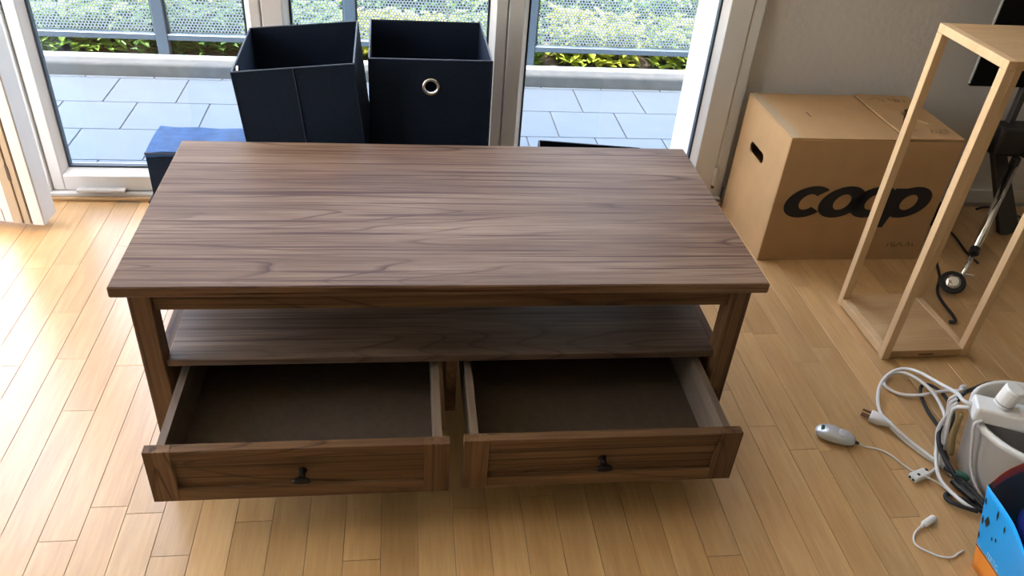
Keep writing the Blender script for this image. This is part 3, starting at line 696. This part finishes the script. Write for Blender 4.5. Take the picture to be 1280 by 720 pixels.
# bucket
bk = thing('white_bucket', 'white round tapered plastic bucket with the power strip across its rim', 'bucket', (1.213, -.100, 0))
bm = BM(); lathe(bm, [(.0, 0), (.098, 0), (.102, .004), (.124, .148), (.131, .150), (.133, .162), (.130, .166), (.123, .165), (.118, .150), (.096, .008), (.0, .007)], 48); obj('bucket_body', bm, M_WHITE, bk, smooth=True)
bm = BM(); lathe(bm, [(.0, .115), (.110, .115), (.110, .120), (.0, .120)], 32); obj('dark_disc', bm, M_BAGIN, bk)  # dark disc across the inside, below the rim
# ribbon-like bundle of flat white leads hanging at the bucket side
rb = thing('white_cable_bundle', 'bundle of thin white leads hanging down the side of the white bucket', 'cable bundle')
for k in range(4):
    cord('lead', [(1.069+.005*k, -.040+.011*k, .160), (1.066+.005*k, -.036+.012*k, .14), (1.074+.005*k, -.036+.011*k, .10), (1.086+.005*k, -.038+.012*k, .05), (1.094+.004*k, -.045+.012*k, .010)], .0032, M_WCORD, rb)
cord('tape_band', [(1.073, -.052, .15), (1.084, -.050, .09), (1.098, -.056, .030)], .005, M_KHAKI, rb)

sw = thing('dimmer_cord', 'thin white lead with a silver mouse-shaped switch on the parquet', 'cord')
cord('cable', [(.908, .012, .012), (.929, 0, .004), (.956, -.008, .003), (.977, -.025, .003), (.992, -.055, .003), (1.01, -.084, .004), (1.02, -.104, .014), (1.045, -.118, .006), (1.05, -.151, .012), (1.063, -.177, .012), (1.085, -.198, .006)], .0020, M_WCORD, sw)
bm = BM(); bmesh.ops.create_uvsphere(bm, u_segments=28, v_segments=16, radius=1)
for v in bm.verts:
    x_, y_, z_ = v.co
    hz = .017*(1-.35*max(0, -x_)) - .005*math.exp(-((x_-.15)/.22)**2)*(1 if z_ > 0 else 0)
    ex = math.copysign(abs(x_)**.8, x_); ey = math.copysign(abs(y_)**.75, y_)
    v.co = Vector((ex*.044, ey*.0235*(1-.12*x_), z_*hz*1.15 if z_ > 0 else z_*.010))
sd = Vector((.912-.839, .009-.052, 0)); sa = math.atan2(sd.y, sd.x)
swb = obj('switch_body', bm, M_SILVER, sw, smooth=True, loc=(.872, .030, .0105), rot=(0, 0, sa))
bm = BM(); bmesh.ops.create_uvsphere(bm, u_segments=20, v_segments=10, radius=1)
for v in bm.verts: v.co = Vector((v.co.x*.013+.014, v.co.y*.013, v.co.z*.004+.0125))
obj('slider_button', bm, plain('slider_grey', (.5, .52, .57), .25, metal=.2), swb, smooth=True)
bm = BM(); bx(bm, -.034, -.022, -.008, .008, .006, .0135); bevel(bm, .002, 2); obj('green_key', bm, M_GREEN, swb)
bm = BM(); tube(bm, [Vector((.038, 0, 0)), Vector((.052, -.001, 0))], [.005, .003], 10); obj('strain_relief', bm, M_BLACK, swb)

tc_ = thing('two_hole_lead', 'white lead ending in a small two-hole connector beside the cables', 'cord')
cord('cable', [(1.022, -.093, .008), (1.048, -.081, .006), (1.068, -.068, .014), (1.080, -.048, .02), (1.098, -.02, .03), (1.120, .02, .035)], .0036, M_WCORD, tc_)
cd_ = Vector((.984-1.035, -.093+.082, 0)); ca = math.atan2(cd_.y, cd_.x)
bm = BM(); bx(bm, 0, .046, -.0115, .0115, -.0075, .0075); bevel(bm, .005, 3); cn = obj('connector', bm, M_WHITE, tc_, smooth=False, loc=(1.030, -.086, .009), rot=(0, 0, ca+.12))
for dy in (-.0046, .0046):
    bm = BM(); lathe(bm, [(.0, 0), (.003, 0), (.003, .0012), (.0, .0012)], 14); obj('socket_hole', bm, M_INK, cn, loc=(.0455, dy, 0), rot=(0, R(90), 0))
    bm = BM(); lathe(bm, [(.0, 0), (.0036, 0), (.0036, .0006), (.0, .0006)], 14); obj('top_dot', bm, M_INK, cn, loc=(.016+dy*3, dy*.4, .0074))

tag(cord('white_coil', [(1.069, -.066, .182), (1.070, -.035, .15), (1.082, -.012, .10), (1.082, -.008, .06), (1.074, -.030, .04), (1.057, -.066, .025), (1.046, -.105, .015), (1.05, -.138, .012), (1.058, -.176, .016), (1.08, -.197, .01)], .0042, M_WCORD), 'thick white cord curving down from the power strip round the black cables', 'cord')
tag(cord('white_drop_cord', [(1.078, -.102, .178), (1.067, -.100, .165), (1.074, -.106, .13), (1.092, -.120, .06), (1.106, -.150, .02), (1.114, -.175, .008)], .0036, M_WCORD), 'white cord hanging down before the front of the white bucket', 'cord')
tag(cord('black_looped_cable', [(1.090, -.061, .02), (1.11, -.011, .012), (1.137, .045, .006), (1.143, .104, .005), (1.155, .158, .006), (1.17, .185, .01), (1.188, .186, .014), (1.2, .161, .018), (1.188, .106, .03), (1.168, .056, .035), (1.135, .018, .03), (1.10, -.018, .03), (1.088, -.051, .025), (1.083, -.093, .015), (1.085, -.136, .008), (1.096, -.186, .006)], .0040, M_RUBBER), 'black cable with a tall narrow loop on the parquet beside the bucket', 'cable')
tag(cord('black_cable', [(1.295, .078, .1), (1.237, .072, .12), (1.188, .057, .12), (1.150, .045, .11), (1.125, .026, .08), (1.09, -.003, .06), (1.074, -.035, .045), (1.072, -.068, .034), (1.072, -.103, .030), (1.079, -.129, .022), (1.089, -.163, .018), (1.102, -.196, .014)], .0050, M_RUBBER), 'black cable arching behind the bucket and down into the tangle', 'cable')
hk = thing('black_folded_cable', 'short folded black cable with green tie lying against the blue bag', 'cable')
cord('cable', [(1.078, -.199, .014), (1.056, -.185, .012), (1.039, -.17, .01), (1.036, -.155, .006), (1.044, -.143, .005), (1.058, -.146, .005), (1.072, -.162, .006), (1.085, -.178, .006), (1.098, -.195, .006)], .0045, M_RUBBER, hk)
cord('cable_run', [(1.070, -.085, .02), (1.078, -.12, .028), (1.088, -.15, .026), (1.10, -.185, .020)], .0055, M_RUBBER, hk)
cord('green_tie', [(1.074, -.112, .034), (1.083, -.122, .036), (1.092, -.128, .030)], .007, M_GREEN, hk)
cord('dark_sleeve', [(1.072, -.115, .014), (1.080, -.14, .014), (1.092, -.17, .014)], .008, M_BLACK, hk)

us = thing('small_white_lead', 'thin white lead with a small barrel connector on bare parquet before the bag', 'cord')
cord('cable', [(.945, -.221, .007), (.925, -.233, .004), (.911, -.250, .003), (.910, -.266, .003), (.926, -.282, .003), (.944, -.293, .003), (.966, -.296, .003), (.985, -.288, .003), (1.000, -.282, .003)], .0020, M_WCORD, us)
bm = BM(); tube(bm, [Vector((.940, -.2245, .0075)), Vector((.947, -.2205, .0075)), Vector((.950, -.219, .0075)), Vector((.976, -.207, .0085)), Vector((.979, -.2057, .0085))], [.003, .004, .0072, .0078, .006], 14); obj('connector', bm, M_WHITE, us, smooth=False)

# ================================================================ blue carrier bag
bg_ = thing('blue_carrier_bag', 'bright blue carrier bag with dark diamond flecks and orange base by the bucket', 'bag')
def loft(bm, A, B, n=10, bulge=0., mi=0, nv=10):
    """wall between bottom curve A and top curve B (lists of Vector)"""
    m_ = len(A); g = []
    for i in range(m_):
        col = []
        for j in range(nv+1):
            t_ = j/nv; p = A[i].lerp(B[i], t_); col.append(bm.verts.new(p))
        g.append(col)
    for i in range(m_-1):
        for j in range(nv): bm.faces.new((g[i][j], g[i+1][j], g[i+1][j+1], g[i][j+1])).material_index = mi
    return g
V = Vector
A1 = [V((1.0, -.315, .0)), V((1.0, -.36, .0)), V((1.0, -.42, .0)), V((1.01, -.49, .0))]
B1 = [V((.962, -.287, .200)), V((.962, -.338, .198)), V((.953, -.385, .20)), V((.932, -.445, .20))]
bm = BM(); loft(bm, spline(A1, 4), spline(B1, 4))
for f in bm.faces:
    f.material_index = 1 if f.calc_center_median().z < .055 else 0
fpb = obj('front_side', bm, [M_CYAN, M_ORANGE], bg_, smooth=True)
A2 = [V((1.0, -.315, .0)), V((1.07, -.285, .0)), V((1.14, -.26, .0))]
B2 = [V((.962, -.287, .200)), V((1.02, -.262, .215)), V((1.12, -.235, .22))]
bm = BM(); loft(bm, spline(A2, 4), spline(B2, 4)); 
for f in bm.faces: f.material_index = 1 if f.calc_center_median().z > .195 else 0
obj('back_side', bm, [M_BAGIN, M_RED], bg_, smooth=True)
A3 = [V((1.01, -.49, 0)), V((1.12, -.49, 0)), V((1.20, -.42, 0)), V((1.14, -.26, 0))]
B3 = [V((.932, -.445, .20)), V((1.06, -.49, .2)), V((1.18, -.40, .21)), V((1.12, -.235, .22))]
bm = BM(); loft(bm, spline(A3, 4), spline(B3, 4)); obj('outer_side', bm, M_CYAN, bg_, smooth=True)
bm = BM(); vv = [bm.verts.new(p) for p in (V((1.003, -.32, .004)), V((1.012, -.488, .004)), V((1.12, -.488, .004)), V((1.2, -.42, .004)), V((1.14, -.262, .004)))]; bm.faces.new(vv); obj('bag_bottom', bm, M_BAGIN, bg_)
for o in list(bg_.children):
    if 'side' in o.name:
        s_ = o.modifiers.new('thickness', 'SOLIDIFY'); s_.thickness = .0012; s_.offset = -1
# inside: dark cloth and a blue fluffy thing
bm = BM(); bmesh.ops.create_icosphere(bm, subdivisions=3, radius=1)
for v in bm.verts:
    w = 1+.06*math.sin(v.co.x*17+v.co.y*9)*math.cos(v.co.z*13)
    v.co = Vector((v.co.x*.062*w, v.co.y*.050*w, v.co.z*.035*w))
tag(obj('blue_plush', bm, M_BLUEF, smooth=True, loc=(1.062, -.352, .150), rot=(0, 0, .5)), 'dark blue fluffy cloth ball inside the carrier bag', 'cloth')
bm = BM(); bmesh.ops.create_icosphere(bm, subdivisions=3, radius=1)
for v in bm.verts:
    w = 1+.07*math.sin(v.co.x*9+v.co.y*7)*math.cos(v.co.z*8)
    v.co = Vector((v.co.x*.06*w, v.co.y*.085*w, v.co.z*.048*w))
tag(obj('black_cloth', bm, M_INK, smooth=True, loc=(1.08, -.385, .058), rot=(0, 0, .3)), 'black crumpled cloth at the bottom of the carrier bag', 'cloth')
# dark flecks + pale lettering printed on the front side
ga, gb = spline(A1, 4), spline(B1, 4)
def on_side(u, t_):
    i = min(int(u*(len(ga)-1)), len(ga)-2); f_ = u*(len(ga)-1)-i
    return ga[i].lerp(ga[i+1], f_).lerp(gb[i].lerp(gb[i+1], f_), t_)
def quad_on(u, t_, du, dt, skew=0, m=M_INK, name='printed_fleck', lift=.0022):
    ps_ = [on_side(min(max(a, 0.002), .998), min(b, .995)) for a, b in ((u-du, t_-dt*skew), (u, t_-dt), (u+du, t_+dt*skew), (u, t_+dt))]
    nrm = (ps_[1]-ps_[0]).cross(ps_[2]-ps_[0]).normalized()
    if nrm.dot(V((-.6, -.4, .6))) < 0: nrm = -nrm
    bm = BM(); bm.faces.new([bm.verts.new(p+nrm*lift) for p in ps_]); obj(name, bm, m, fpb)
for q in ((.12, .66, .045, .07, .3), (.04, .62, .022, .06, 0), (.03, .84, .02, .05, 0), (.27, .86, .02, .07, 0), (.33, .60, .018, .03, 0), (.26, .56, .014, .03, 0), (.02, .42, .02, .05, 0), (.44, .82, .02, .05, 0)): quad_on(*q)
def letters(txt, u0, t0, du, h):
    fc = bpy.data.curves.new('print', 'FONT'); fc.body = txt; fc.size = 1
    to = bpy.data.objects.new('print', fc); COL.objects.link(to)
    dg = bpy.context.evaluated_depsgraph_get(); me = bpy.data.meshes.new_from_object(to.evaluated_get(dg)); bpy.data.objects.remove(to)
    for v in me.vertices:
        u = u0+v.co.x*du; t_ = t0+v.co.y*h
        p = on_side(min(max(u, .002), .998), min(max(t_, 0), 1)); v.co = p+V((-.6, -.4, .6)).normalized()*.003
    me.materials.append(M_BAGTXT); return link('printed_lettering', me, fpb)
letters('FERTIG', .22, .30, .075, .10)
bm = BM(); tube(bm, [g_.lerp(V((g_.x, g_.y, .0)), 0)+V((0, 0, .0)) for g_ in [on_side(.0+.999*k/12, .285) for k in range(13)]], .0022, 5); obj('dark_band', bm, M_INK, fpb)
